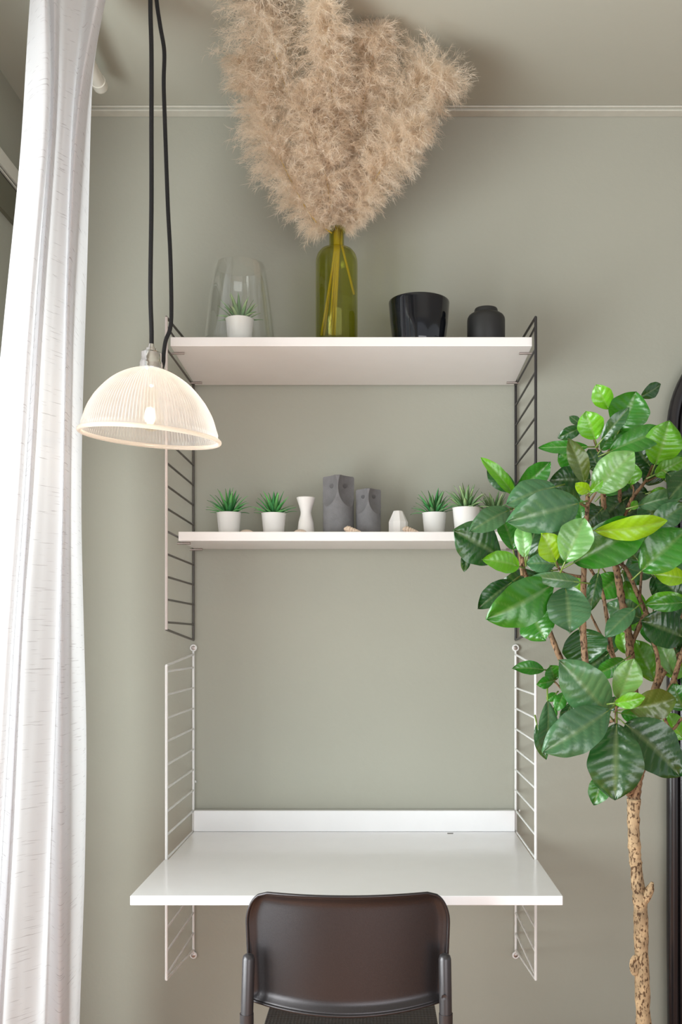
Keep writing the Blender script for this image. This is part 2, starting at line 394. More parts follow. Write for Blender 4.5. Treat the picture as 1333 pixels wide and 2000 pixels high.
for z in zs:
    pts = []
    k_ = min(1, max(0, (z - 1.75) / .5)); k_ = k_ * k_ * (3 - 2 * k_)
    for (d, lst), dt in zip(cols, dtop):
        d = d + (dt - d) * k_
        t_ = CD - d; py = VY - (z - CZ) * F / t_
        px = np.interp(py, [a for a, b in lst], [b for a, b in lst])
        pts.append(Vector(((px - VX) / F * t_, -d, z)))
    grid.append(catmull(pts, 7))
# soften the piecewise lines down the cloth
G = np.array([[tuple(p) for p in row] for row in grid])
for _ in range(14):
    G[1:-1, :, :2] = (G[:-2, :, :2] + 2 * G[1:-1, :, :2] + G[2:, :, :2]) / 4
G[:, :, 0] = np.maximum(G[:, :, 0], XL + 0.02)
nr, nc = G.shape[:2]
V = G.reshape(-1, 3)
Fc = [(i * nc + j, i * nc + j + 1, (i + 1) * nc + j + 1, (i + 1) * nc + j) for i in range(nr - 1) for j in range(nc - 1)]
cu = obj('curtain', V, Fc, M['linen'])
me = cu.data; uv = me.uv_layers.new(name='UVMap')
arc = np.concatenate([[0], np.cumsum(np.linalg.norm(np.diff(G[45], axis=0), axis=1))])
for lp in me.loops:
    i, j = divmod(lp.vertex_index, nc); uv.data[lp.index].uv = (arc[j], zs[i])
tag(cu, 'long sheer white linen curtain gathered in soft folds at the left edge', 'curtain')

# ---------------------------------------------------------------- wall-mounted ladders
LX = -0.4485; RX = 0.3320; LD = 0.298
def ladder(x, ztf, ztb, zbf, zbb, rungs, label, front, back, rung, loops, sgn, skip=()):
    t = empty('wall_ladder_panel', (x, 0, zbb), label, 'shelf ladder', 'wire side ladders of the shelving')
    yb = -0.006; yf = -LD; r = .0031
    obj('front_rail', *tube([(x, yf, zbf), (x, yf, ztf)], r, 12), front, t, auto=50)
    obj('back_rail', *tube([(x, yb, zbb), (x, yb, ztb)], r, 12), back, t, auto=50)
    for (a, b) in ((ztb, ztf), (zbb, zbf)):
        obj('slanted_bar', *tube([(x, yb, a), (x, yf, b)], .0028, 10), rung, t, auto=50)
    for z in rungs:
        obj('rung', *tube([(x, yb + .001, z), (x, yf - .0, z)], .0024, 10), rung, t, auto=50)
    for z in loops:
        # bent wire eye with the washer and screw that hold it on the wall
        s = 1 if z > ztb else -1
        cz = z
        ring = [(x + .0065 * math.cos(a), -.0055, cz + .0065 * math.sin(a)) for a in [2 * PI * i / 20 for i in range(20)]]
        e = obj('wall_eye', *tube(ring, .0025, 8, closed=True), M['rail_white'], t)
        ends = ztb if s > 0 else zbb
        m_ = MB(); m_.add(tube([(x, yb, ends), (x, yb, cz - s * .006)], .0026, 8))
        V2, F2 = lathe([(0, 0), (.0062, 0), (.0062, .002), (.003, .0035), (0, .0035)], n=16)
        V2 = [(x + a, -.005 - c, cz + b) for a, b, c in V2]
        obj('screw', V2, F2, M['pin'], e, auto=40)
        obj('eye_stem', *m_.add(([], [])).__dict__.values(), M['rail_white'], t)
    return t
up_r = [1.2375 + .04815 * k for k in range(14)]
lo_r = [1.1335 - .0494 * k for k in range(14)]
ladder(LX, 1.882, 1.902, 1.222, 1.200, [z for z in up_r if abs(z - 1.4301) > .01 or True], 'upper left wire ladder, pale grey front rail and dark rungs, behind the glass pendant lamp', M['rail_grey'], M['rail_dark'], M['rail_dark'], [], -1)
ladder(RX, 1.882, 1.902, 1.222, 1.200, up_r, 'upper right black wire ladder holding the top shelf, above the tree leaves', M['rail_black'], M['rail_black'], M['rail_black'], [], 1)
ladder(LX, 1.146, 1.165, .483, .450, lo_r, 'lower left white wire ladder carrying the desk beside the curtain', M['rail_white'], M['rail_white'], M['rail_white'], [1.181, .437], -1)
ladder(RX, 1.146, 1.165, .483, .450, lo_r, 'lower right white wire ladder carrying the desk beside the tree', M['rail_white'], M['rail_white'], M['rail_white'], [1.181, .437], 1)

# ---------------------------------------------------------------- shelves
def shelf(label, d0, d1, zb0, zb1, th, x0, x1):
    t = empty('wall_shelf', ((x0 + x1) / 2, -(d0 + d1) / 2, min(zb0, zb1)), label, 'shelf', 'white shelves between the ladders')
    V = [(x0, -d0, zb0), (x1, -d0, zb0), (x1, -d1, zb1), (x0, -d1, zb1), (x0, -d0, zb0 + th), (x1, -d0, zb0 + th), (x1, -d1, zb1 + th), (x0, -d1, zb1 + th)]
    Fc = [(0, 1, 2, 3), (7, 6, 5, 4), (0, 4, 5, 1), (1, 5, 6, 2), (2, 6, 7, 3), (3, 7, 4, 0)]
    obj('board', V, Fc, M['white'], t, smooth=False, bevel=.0012)
    for xs, sg in ((x0, 1), (x1, -1)):
        for f in (.10, .86):
            y = -(d0 + (d1 - d0) * f); z = zb0 + (zb1 - zb0) * f - .0028
            obj('support_pin', *tube([(xs - sg * .008, y, z), (xs + sg * .022, y, z)], .0026, 10), M['pin'], t, auto=50)
    return t
shelf('long white top shelf under the green bottle and the black pots', .010, .280, 1.8155, 1.8262, .0195, LX + .0045, RX - .0045)
shelf('shallower white second shelf with small potted succulents and two stone owls', .010, .200, 1.4195, 1.4195, .0205, LX + .0045, RX - .0045)
def top_z(d): return 1.8155 + .0195 + (d - .01) / .27 * .0107 + .0002
Z2 = 1.4402

# ---------------------------------------------------------------- desk
DX0, DX1 = -0.4525, 0.3355
t = empty('wall_desk', (-.058, -.29, .717), 'white wall-mounted desk with a low back lip, carried by the lower ladders', 'desk')
pts = [(LX + .0045, -.010), (LX + .0045, -.303), (DX0, -.3031), (DX0, -.577), (DX1, -.577), (DX1, -.3031), (RX - .0045, -.303), (RX - .0045, -.010)]
V, Fc = prism(pts, 0, 1)
V = [(x, y, (.7402 - (-y) / .577 * .0055) - (.0175 if z == 0 else 0)) for x, y, z in V]
obj('desktop', V, Fc, M['desk'], t, smooth=False, bevel=.0015)
obj('back_lip', *box(LX + .0045, RX - .0045, -.026, -.010, .7403, .7905), M['desk'], t, smooth=False, bevel=.0015)
c = P(880, 1627, .045)
obj('dark_slot', *box(c.x - .007, c.x + .007, -.0475, -.0445, .7396, .7412), M['rail_dark'], t, smooth=False)  # thin dark slot mark on the desktop near the lip

# small white hook screws in the wall by the lower ladders
for px, py, nm in ((384, 1526, 'small white hook screw in the wall beside the left ladder, above the desk'), (1014, 1583, 'small white hook screw in the wall beside the right ladder, above the desk')):
    c = P(px, py, .0)
    h = obj('wall_hook', *tube([(c.x, -.0005, c.z), (c.x, -.012, c.z), (c.x, -.014, c.z + .004)], .0018, 10), M['rail_white'])
    tag(h, nm, 'hook', 'small wall hooks')

# ---------------------------------------------------------------- pendant lamp
PD = .495; sc = F / (CD - PD)
rim = P(293.5, 853, PD)
t = empty('pendant_lamp', rim, 'hanging lamp with a ribbed clear glass dome shade and black cord', 'lamp')
tilt = Matrix.Rotation(math.radians(4.0), 4, 'Y') @ Matrix.Rotation(math.radians(3.0), 4, 'X')
def tl(V): return [tuple((tilt @ Vector(v)) - Vector((.042 * v[2], 0, 0))) for v in V]
prof = [(.0180, .1290), (.030, .1255), (.046, .1190), (.064, .1085), (.082, .0935), (.098, .075), (.110, .057), (.119, .037), (.1250, .018), (.1290, .004)]
prof = [(p.x, p.z) for p in catmull([Vector((a, 0, b)) for a, b in prof], 4)]
NR = 124; SEG = NR * 6
pk = len(prof)
def ribf(k, j):
    a = (0.011 if 3 < k < pk - 3 else .002) * (1 + .15 * math.sin(k)); return a * (math.cos(2 * PI * NR * j / SEG))
V, Fc = lathe(prof, n=SEG, ribs=ribf)
obj('glass_shade', tl(V), Fc, M['shade'], t, local=True)
ring = [(.1305 * math.cos(a), .1305 * math.sin(a), .0) for a in [2 * PI * i / 96 for i in range(96)]]
obj('shade_rim', tl(tube(ring, .0042, 12, closed=True)[0]), tube(ring, .0042, 12, closed=True)[1], M['shade_rib'], t, local=True)
cap = [(0, .122), (.0195, .122), (.0215, .126), (.0222, .1300), (.0212, .1325), (.0218, .136), (.0208, .1395), (.0200, .142), (.0190, .1435), (.0190, .1575), (.0165, .160), (.0100, .1605), (.0095, .166), (.0060, .168), (.0045, .1745), (0, .1745)]
V, Fc = lathe(cap, n=40); obj('metal_cap', tl(V), Fc, M['steel'], t, local=True, auto=35)
bp = [(0, .010)] + [(.026 * math.sin(a), .036 - .026 * math.cos(a)) for a in [i * PI / 12 for i in range(1, 9)]] + [(.016, .062), (.013, .075), (.013, .098)]
V, Fc = lathe(bp, n=32); bl = obj('bulb', tl(V), Fc, M['bulb'], t, local=True)
V, Fc = lathe([(0, .121), (.0165, .121), (.0165, .095), (.0125, .092), (0, .092)], n=24); obj('bulb_socket', tl(V), Fc, M['steel'], t, local=True, auto=35)
fil = [(.008 * math.cos(a * 2.3), .008 * math.sin(a * 2.3), .030 + .007 * math.sin(a * 5)) for a in [i * .16 for i in range(36)]]
obj('filament', tl(tube(fil, .0006, 6)[0]), tube(fil, .0006, 6)[1], M['filament'], bl, local=True)
top = tilt @ Vector((0, 0, .172)) - Vector((.0072, 0, 0)); top = Vector(rim) + top
cp = [top, P(296, 640, PD), P(294, 560, PD), P(296, 400, PD), P(296, 250, PD), P(296, 100, PD), P(294, 20, PD), P(294, -60, PD)]
cp.append(Vector((cp[-1].x, cp[-1].y, CEIL)))
obj('cord', *tube(catmull(cp, 10), .0043, 12), M['cord'], t)
q = PD - .04
cp = [P(306, 716, q), P(313, 722, q), P(319, 710, q), P(320, 690, q), P(324, 665, q), P(333, 640, q), P(335, 600, q), P(333, 500, q), P(328, 400, q), P(322, 230, q), P(320, 160, q), P(321, 100, q), P(313, 50, q), P(306, 0, q), P(303, -60, q)]
cp.append(Vector((cp[-1].x, cp[-1].y, CEIL)))
obj('feed_cord', *tube(catmull(cp, 8), .0040, 12), M['cord'], t)
bl_ = bpy.data.lights.new('bulb_light', 'POINT'); bl_.energy = .42; bl_.color = (1.0, .84, .68); bl_.shadow_soft_size = .012
bo = bpy.data.objects.new('bulb_light', bl_); COL.objects.link(bo); bo.location = Vector(rim) + tilt @ Vector((0, 0, .034))

# ---------------------------------------------------------------- leafy blades for succulents
def blades(seed, n, rmax, hmax, cols_, spread=1.0):
    R = random.Random(seed); V = []; Fc = []; C_ = []
    for i in range(n):
        u = i / (n - 1)
        az = i * 2.39996 + R.uniform(-.25, .25)
        el = math.radians(86 - 66 * (u ** .8) * spread + R.uniform(-6, 6))
        L = hmax * (1.0 - .18 * u) * R.uniform(.85, 1.08) if u < .6 else rmax * R.uniform(.95, 1.15)
        W = .0046 * R.uniform(.85, 1.2)
        droop = R.uniform(.1, .35) * (1 + u)
        dirv = Vector((math.cos(az), math.sin(az), 0)); side = Vector((-math.sin(az), math.cos(az), 0))
        b = dirv * (.003 + .009 * u); p = b.copy(); e = el; st = 8; base = len(V)
        col = Vector(cols_[i % len(cols_)][:3])
        for k in range(st + 1):
            s = k / st; wv = W * (math.sin(PI * (0.28 + .72 * s)) ** .8 if s < .999 else .02) * (1 if s < .5 else 1)
            nrm = Vector((-math.sin(e) * dirv.x, -math.sin(e) * dirv.y, math.cos(e)))
            for q_ in (-1, 0, 1):
                V.append(p + side * (wv * q_) - nrm * (.0016 * (1 - s) if q_ == 0 else -.0006))
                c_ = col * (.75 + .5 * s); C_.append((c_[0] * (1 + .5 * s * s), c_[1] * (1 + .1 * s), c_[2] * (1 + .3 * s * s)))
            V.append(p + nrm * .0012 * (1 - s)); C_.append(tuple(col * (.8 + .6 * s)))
            p = p + (dirv * math.cos(e) + Vector((0, 0, 1)) * math.sin(e)) * (L / st); e -= droop / st * (1 + s)
        for k in range(st):
            a = base + k * 4; bb = a + 4
            Fc += [(a, a + 1, bb + 1, bb), (a + 1, a + 2, bb + 2, bb + 1), (a + 2, a + 3, bb + 3, bb + 2), (a + 3, a, bb, bb + 3)]
    return V, Fc, C_
def setcol(o, C_):
    a = o.data.color_attributes.new('leafcol', 'FLOAT_COLOR', 'POINT')
    a.data.foreach_set('color', np.hstack([np.clip(np.array(C_), 0, 1), np.ones((len(C_), 1))]).astype(np.float32).ravel())

G1 = [srgb(86, 170, 94), srgb(110, 190, 108), srgb(70, 150, 84)]
G2 = [srgb(132, 176, 120), srgb(150, 190, 130), srgb(110, 160, 104)]
def succulent(px, d, base_z, rt, h, seed, label, n=34, rmax=.046, hmax=.062, cc=G1, spread=1.0, group='potted succulents on the second shelf'):
    x = (px - VX) / F * (CD - d)
    t = empty('potted_succulent', (x, -d, base_z), label, 'potted plant', group)
    rb = rt * .80
    pr = [(0, .0), (rb - .002, .0), (rb, .002), (rt - .001, h - .001), (rt, h), (rt - .002, h), (rt - .0028, h - .006), (0, h - .007)]
    V, Fc = lathe(pr, n=40); obj('pot', V, Fc, M['ceramic'], t, local=True, auto=40)
    V, Fc = lathe([(0, h - .0035), (rt * .5, h - .004), (rt - .0032, h - .0058)], n=24); obj('moss', V, Fc, M['soil'], t, local=True)
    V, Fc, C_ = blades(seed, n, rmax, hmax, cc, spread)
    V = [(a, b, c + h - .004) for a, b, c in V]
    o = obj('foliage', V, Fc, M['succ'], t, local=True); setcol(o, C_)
    return t
succulent(447.5, .10, Z2, .0290, .0545, 1, 'bright green succulent in a white pot, leftmost on the second shelf')
succulent(535, .10, Z2, .0292, .0530, 2, 'bright green succulent in a white pot left of the white waisted vase')
succulent(849, .10, Z2, .0290, .0540, 3, 'grey-green succulent in a white pot right of the small white bud vase', cc=[G1[0], G2[2], G1[2]])
succulent(911, .135, Z2, .0318, .0610, 4, 'largest pale green succulent in a white pot, partly behind tree leaves', n=38, rmax=.046, hmax=.062, cc=G2)
succulent(966, .085, Z2, .0290, .0545, 5, 'succulent almost hidden behind the tree leaves at the right end of the shelf', cc=G2, n=34, rmax=.042)
ZT = top_z(.225)
succulent(468.5, .215, ZT + .0042, .0315, .0560, 6, 'pale green succulent in a white pot standing inside the clear glass jar', cc=G2, n=34, rmax=.042, hmax=.060, group=None)

# ---------------------------------------------------------------- objects on the top shelf
def lobj(name, prof, px, d, z, m, label, cat, n=64, ribs=None, auto=45, group=None):
    x = (px - VX) / F * (CD - d)
    V, Fc = lathe(prof, (x, -d, z), n=n, ribs=ribs)
    o = obj(name, V, Fc, m, auto=auto); tag(o, label, cat, group); return o
gp = [(0, .0), (.072, .0), (.0775, .003), (.0785, .010), (.0770, .030), (.0735, .060), (.0690, .100), (.0630, .145), (.0565, .185), (.0560, .1855), (.0553, .185), (.0615, .145), (.0676, .100), (.072, .060), (.0755, .030), (.0765, .010), (.071, .004), (0, .004)]
lobj('glass_jar', gp, 468.5, .198, top_z(.198), M['clear'], 'clear tapered glass jar with a potted succulent inside, on the top shelf', 'jar', n=80)
# bottle
BD = .15; bx = (658 - VX) / F * (CD - BD); bz = top_z(.18)
ztop = P(0, 447, BD).z - bz; zsh = P(0, 487, BD).z - bz
bo_ = [(0, .003), (.040, .0), (.0460, .003), (.0475, .010), (.0475, zsh - .034), (.0468, zsh - .024), (.0435, zsh - .013), (.0365, zsh - .004), (.0260, zsh + .0005), (.0185, zsh + .003), (.0170, zsh + .006), (.0168, ztop - .010), (.0175, ztop - .007), (.0212, ztop - .006), (.0216, ztop - .003), (.0208, ztop), (.0150, ztop), (.0145, ztop - .012), (.0145, zsh + .004), (.034, zsh - .007), (.0440, zsh - .026), (.0448, zsh - .036), (.0448, .012), (.040, .007), (0, .007)]
V, Fc = lathe(bo_, (bx, -BD, bz), n=72)
tag(obj('glass_bottle', V, Fc, M['olive_glass'], auto=50), 'tall olive-green glass bottle holding dry pampas stems on the top shelf', 'bottle')
# black glazed pot
h = .118
lobj('black_pot', [(0, 0), (.054, 0), (.0565, .003), (.0600, .03), (.0650, .07), (.0682, h - .006), (.0688, h - .002), (.0680, h), (.0655, h), (.0645, h - .004), (.060, .06), (.054, .008), (0, .008)], 819, .165, top_z(.165), M['black_glaze'], 'wide glossy black tapered pot on the top shelf, right of the bottle', 'pot', n=80)
h = P(0, 604, .165).z - top_z(.165)
lobj('black_jar', [(0, 0), (.0415, 0), (.0425, .001), (.0425, h - .0265), (.0418, h - .021), (.0390, h - .016), (.034, h - .0125), (.0268, h - .011), (.0262, h - .003), (.0250, h), (.020, h + .0005), (0, h)], 950, .165, top_z(.165), M['black_matte'], 'small matte black lidded jar at the right end of the top shelf', 'jar', n=64)

# ---------------------------------------------------------------- objects on the second shelf
h = P(0, 972, .10).z - Z2
k = F / (CD - .10)
lobj('waisted_vase', [(0, 0), (17.2 / k, 0), (17.4 / k, .002), (14.4 / k, h * .38), (10.6 / k, h * .56), (10.4 / k, h * .63), (12 / k, h * .72), (17.4 / k, h * .95), (18.3 / k, h - .001), (17.6 / k, h), (15 / k, h), (9 / k, h * .7), (0, h * .65)], 598, .10, Z2, M['matte_ceramic'], 'slim white waisted vase between a succulent and the taller owl', 'vase', auto=60)
h = P(0, 998, .10).z - Z2
V, Fc = lathe([(0, 0), (18.6 / k, 0), (19.2 / k, .002), (19.2 / k, h * .56), (9.5 / k, h - .001), (8.5 / k, h), (5 / k, h), (4.5 / k, h - .006), (0, h - .007)], ((778 - VX) / k, -.10, Z2), n=9)
tag(obj('bud_vase', V, Fc, M['matte_ceramic'], smooth=False, bevel=.0012), 'small white faceted bud vase right of the shorter owl', 'vase')

def owl(px0, px1, pytop, ey, label):
    d = .10; k = F / (CD - d); cx = ((px0 + px1) / 2 - VX) / k; r = (px1 - px0) / 2 / k
    h = P(0, pytop, d).z - Z2
    t = empty('stone_owl', (cx, -d, Z2), label, 'figurine', 'stone owl figurines')
    n = 144; rows = 120; V = []; Fc = []
    hs = h * .40
    prof = [(r * .97, 0)] + [(r * (1 if zz > h - hs else .985), zz) for zz in np.linspace(.0015, h - .0035, rows)] + [(r * .975, h - .0008), (r * .93, h)]
    for (rr, zz) in prof:
        for j in range(n):
            a = 2 * PI * j / n; x = rr * math.cos(a); y = rr * math.sin(a)
            for sg in (-1, 1):
                # two shallow scoops cut into the head, meeting in the ridge of the beak
                nx, ny = sg * .735, -.678; zm = h - .74 * r
                px_, py_ = x - nx * 2.56 * r, y - ny * 2.56 * r; dz = (zz - zm)
                if zz > zm: dz *= .93
                q2 = (2.0 * r) ** 2 - px_ * px_ - py_ * py_ - dz * dz
                if q2 > 0:
                    bq = px_ * nx + py_ * ny; mv = bq + math.sqrt(bq * bq + q2)
                    x -= nx * mv; y -= ny * mv
            V.append((x, y, zz))
    m = len(prof)
    for i in range(m - 1):
        for j in range(n): Fc.append((i * n + j, i * n + (j + 1) % n, (i + 1) * n + (j + 1) % n, (i + 1) * n + j))
    Fc.append(tuple(range(n - 1, -1, -1))); Fc.append(tuple((m - 1) * n + j for j in range(n)))
    obj('body', V, Fc, M['stone'], t, local=True, auto=28)
    for sg in (-1, 1):
        nn = Vector((sg * .735, -.678, 0)); ze = P(0, ey, d).z - Z2
        u = nn.cross(Vector((0, 0, 1))).normalized(); v = u.cross(nn)
        zm = h - .74 * r; c = nn * (2.56 * r - math.sqrt((2.0 * r) ** 2 - (ze - zm) ** 2)) + Vector((0, 0, ze))
        m_ = MB()
        for rad in (.0022, .0048, .0072):
            rad *= r / .036
            ring = [c + u * (rad * math.cos(a)) + v * (rad * math.sin(a)) for a in [2 * PI * i / 28 for i in range(28)]]
            m_.add(tube(ring, .00045, 6, closed=True))
        obj('eye', m_.V, m_.F, M['stone_dark'], t, local=True)
owl(631, 692, 932, 949, 'taller grey stone owl figurine on the second shelf')
owl(695.5, 744.5, 957, 970, 'shorter grey stone owl figurine right of the taller one')

def whelk(px, d, L, ang, label, flip=1):
    x = (px - VX) / F * (CD - d); r0 = .0088
    V = []; Fc = []; n = 28; rows = 40
    for i in range(rows):
        s = i / (rows - 1)
        rr = r0 * (math.sin(min(1, s / .28) * PI / 2) ** .7 if s < .28 else (1 - (s - .28) / .72) ** .85) + .0003
        rr *= 1 + .10 * math.sin(s * 42)
        for j in range(n):
            a = 2 * PI * j / n; q_ = rr * (1 + .09 * math.cos(7 * a + s * 9))
            V.append(((s - .45) * L, q_ * math.cos(a), q_ * .85 * math.sin(a)))
    for i in range(rows - 1):
        for j in range(n): Fc.append((i * n + j, i * n + (j + 1) % n, (i + 1) * n + (j + 1) % n, (i + 1) * n + j))
    Fc.append(tuple(range(n - 1, -1, -1))); Fc.append(tuple((rows - 1) * n + j for j in range(n)))
    R = Matrix.Rotation(math.radians(ang), 3, 'Z') @ Matrix.Rotation(math.radians(10), 3, 'Y')
    V = [R @ Vector(v) for v in V]; mz = min(v.z for v in V)
    V = [(v.x + x, v.y - d, v.z - mz + Z2) for v in V]
    tag(obj('seashell', V, Fc, M['shell']), label, 'seashell', 'seashells on the second shelf')
def scallop(px, d, r, label):
    x = (px - VX) / F * (CD - d); V = []; Fc = []; n = 72; rows = 12
    for i in range(rows + 1):
        s = i / rows
        for j in range(n):
            a = 2 * PI * j / n; q_ = r * math.cos(s * PI / 2) * (1 + .03 * math.cos(18 * a)) + .0002
            V.append((x + q_ * math.cos(a), -d + q_ * .8 * math.sin(a), Z2 + r * .62 * math.sin(s * PI / 2) * (1 + .02 * math.cos(18 * a))))
    for i in range(rows):
        for j in range(n): Fc.append((i * n + j, i * n + (j + 1) % n, (i + 1) * n + (j + 1) % n, (i + 1) * n + j))
    Fc.append(tuple(range(n - 1, -1, -1))); Fc.append(tuple(rows * n + j for j in range(n)))
    tag(obj('seashell', V, Fc, M['scallop']), label, 'seashell', 'seashells on the second shelf')
scallop(482, .148, .0165, 'low domed beige scallop shell beside the leftmost succulent pot')
scallop(587, .158, .0155, 'low domed beige scallop shell in front of the waisted vase')
whelk(687, .165, .040, -8, 'speckled pinkish spiral shell in front of the two owls')
whelk(801, .160, .038, -5, 'speckled pinkish spiral shell in front of the faceted bud vase')

# ---------------------------------------------------------------- chair
HD = .70
t = empty('folding_chair', (-.055, -.5, 0), 'black folding chair with a rounded satin backrest pushed up to the desk', 'chair')
def C(px, py, d=HD): return P(px, py, d)
# backrest shell: rounded outline swept over a curved, reclined surface
cx = C(678.5, 0).x; ks = F / (CD - HD); hw = 203 / ks
zt = P(0, 1750, HD).z; zb = P(0, 1975, HD).z
def backpt(u, v, off=0.0):
    """u -1..1 across, v 0..1 bottom to top"""
    z0 = zb - .0095 * (1 - u * u) + (.004 * u * u); z1 = zt + .001 - .000 * u * u
    wv = hw * (1.0 - .035 * (1 - v))
    z = z0 + (z1 - z0) * v
    y = -HD + .040 * u * u + .012 * (1 - v) + off     # middle bulges towards the room, top leans back
    return Vector((cx + wv * u, y, z))
NU, NV = 56, 36
def grid_back(off, inset):
    out = []
    for j in range(NV + 1):
        v = j / NV
        for i in range(NU + 1):
            u = -1 + 2 * i / NU
            # squeeze the corners into radii: big on top, small below
            rc = .225; vv = v; uu = u
            if v > 1 - rc * 1.35:
                q_ = (v - (1 - rc * 1.35)) / (rc * 1.35); uu = u * (1 - rc * (1 - math.sqrt(max(0, 1 - q_ * q_))))
            out.append(backpt(uu * (1 - inset), vv * (1 - inset) + inset * .5, off))
    return out
front = grid_back(0, 0); 
# shallow pressed rim: edge rolled towards the room
V = []
for idx, p in enumerate(front):
    j, i = divmod(idx, NU + 1); u = -1 + 2 * i / NU; v = j / NV
    e = min(min(i, NU - i) / NU * 2 * hw, min(j, NV - j) / NV * (zt - zb))
    roll = .011 * math.exp(-(e / .009) ** 2)
    V.append(p + Vector((0, -roll, 0)))
n1 = len(V)
V += [p + Vector((0, .004, 0)) for p in V]
Fc = []
for j in range(NV):
    for i in range(NU):
        a = j * (NU + 1) + i; Fc.append((a, a + 1, a + NU + 2, a + NU + 1)); b = a + n1; Fc.append((b, b + NU + 1, b + NU + 2, b + 1))
edge = [i for i in range(NU + 1)] + [j * (NU + 1) + NU for j in range(1, NV + 1)] + [NV * (NU + 1) + i for i in range(NU - 1, -1, -1)] + [j * (NU + 1) for j in range(NV - 1, 0, -1)]
for a, b in zip(edge, edge[1:] + edge[:1]): Fc.append((b, a, a + n1, b + n1))
br = obj('backrest', V, Fc, M['chair'], t)
rimp = [V[i] + Vector((0, .001, 0)) for i in edge]
obj('backrest_rim', *tube(rimp, .0028, 8, closed=True), M['chair'], t)
yS = HD - .022
for px_t, px_b, sg in ((484, 480, -1), (870.5, 872.5, 1)):
    pt = C(px_t, 1878, HD - .0); pb = C(px_b, 2000, HD)
    slope = (pb - pt) / (pt.z - pb.z)
    rr = 12.5 / ks
    path = [pt + Vector((0, .012, rr * .85)), pt + Vector((0, .012, rr * .6)), pt + Vector((0, .012, 0)), pb + Vector((0, .014, 0))]
    foot = Vector((pb.x + sg * .035, -HD - .06, 0.0)); path += [Vector((pb.x + sg * .006, -HD - .0, .45)), foot]
    obj('back_tube', *tube(path, [rr * .45, rr * .82, rr, rr, rr, rr], 20), M['chair_metal'], t, auto=60)
    fpath = [Vector((pb.x + sg * .001, -.62, .455)), Vector((pb.x + sg * .020, -.33, .012))]
    obj('front_leg', *tube([Vector((pb.x, -.68, .50)), Vector((pb.x + sg * .01, -.45, .24)), Vector((pb.x + sg * .02, -.30, .0))], .0095, 16), M['chair_metal'], t)
    cl = C(px_b, 1992, HD); obj('collar', *tube([cl + Vector((0, .0135, .006)), cl + Vector((0, .014, -.012))], rr * 1.10, 20), M['chair_metal'], t, auto=40)
s_ = C(868, 1947, HD); V2, F2 = lathe([(0, 0), (.0045, 0), (.0045, .002), (.002, .0012), (0, .001)], n=16)
obj('screw', [(s_.x + a, -HD - .001 - c_, s_.z + b) for a, b, c_ in V2], F2, M['chair_metal'], t, auto=30)
# seat
pts = []
for i in range(40):
    a = 2 * PI * i / 40; ca, sa = math.cos(a), math.sin(a)
    pts.append((cx + .168 * math.copysign(abs(ca) ** .35, ca), -.475 + .185 * math.copysign(abs(sa) ** .35, sa)))
obj('seat', *prism(pts, .446, .462), M['seat'], t, smooth=False, bevel=.004)

# ---------------------------------------------------------------- arched mirror
MD = .03; mk = F / (CD - MD)
mx0 = (1302.5 - VX) / mk; R0 = .265; mcx = mx0 + R0; zc = P(0, 960, MD).z
R1 = zc and R0
ztopc = P(0, 840, MD).z
def arch(off):
    pts = [Vector((mx0 + off, -MD, 0.002 + off))]
    n = 36
    pts.append(Vector((mx0 + off, -MD, .5))); pts.append(Vector((mx0 + off, -MD, 1.2)))
    for i in range(n + 1):
        a = PI - PI * i / n; pts.append(Vector((mcx + (R0 - off) * math.cos(a), -MD, ztopc + (R0 - off) * math.sin(a))))
    pts.append(Vector((mcx + R0 - off, -MD, 1.2))); pts.append(Vector((mcx + R0 - off, -MD, .5))); pts.append(Vector((mcx + R0 - off, -MD, .002 + off)))
    return pts
t = empty('arched_mirror', (mcx, -MD, 0), 'tall arched mirror with a thick black ridged frame at the right edge', 'mirror')
fm = MB()
fm.add(tube(arch(.0145), .0142, 18, closed=True)); fm.add(tube(arch(.0385), .0098, 14, closed=True))
fm.add(tube([p + Vector((0, .010, 0)) for p in arch(.028)], .010, 10, closed=True))
obj('frame', fm.V, fm.F, M['mirror_frame'], t)
ap = arch(.040); V = [p + Vector((0, -.004, 0)) for p in ap] + [p + Vector((0, .004, 0)) for p in ap]; n = len(ap)
Fc = [tuple(range(n)), tuple(range(2 * n - 1, n - 1, -1))] + [((i + 1) % n, i, i + n, (i + 1) % n + n) for i in range(n)]
obj('mirror_glass', V, Fc, M['mirror'], t, smooth=False)

# ---------------------------------------------------------------- indoor tree
TD = .50
def A(X, Y, d=TD): return P(880 + X / 2.943, 720 + Y / 2.943, d)
def B(X, Y, d=TD): return P(880 + X / 2.943, 1100 + Y / 2.943, d)
base = P(1258, 2000, TD)
t = empty('indoor_tree', (base.x, -TD, 0), 'leafy indoor tree with a speckled trunk standing right of the desk', 'tree')
root = t
trunk = MB()
tp = [Vector((base.x + .02, -TD, .16)), Vector((base.x + .012, -TD, .35)), base, P(1254, 1875, TD), P(1252, 1775, TD), P(1248, 1740, TD), P(1243, 1690, TD), P(1240, 1655, TD), P(1238, 1600, TD), P(1239, 1560, TD)]
rr = [.0165, .0155, .0145, .0132, .0136, .0125, .0112, .0118, .0112, .0128]
pth = catmull(tp, 8); rs = list(np.interp(np.linspace(0, 9, len(pth)), range(10), rr))
rs = [r_ * (1 + .05 * math.sin(i * 1.7) + .04 * math.sin(i * .9 + 1)) for i, r_ in enumerate(rs)]
trunk.add(tube(pth, rs, 16, jitter=.05))
st = [P(1250, 1765, TD), P(1262, 1752, TD + .004), P(1270, 1737, TD + .006), P(1275, 1723, TD + .008)]
trunk.add(tube(catmull(st, 4), list(np.interp(np.linspace(0, 3, 13), range(4), [.011, .0098, .0085, .0028])), 12, jitter=.04))
limbs = MB()
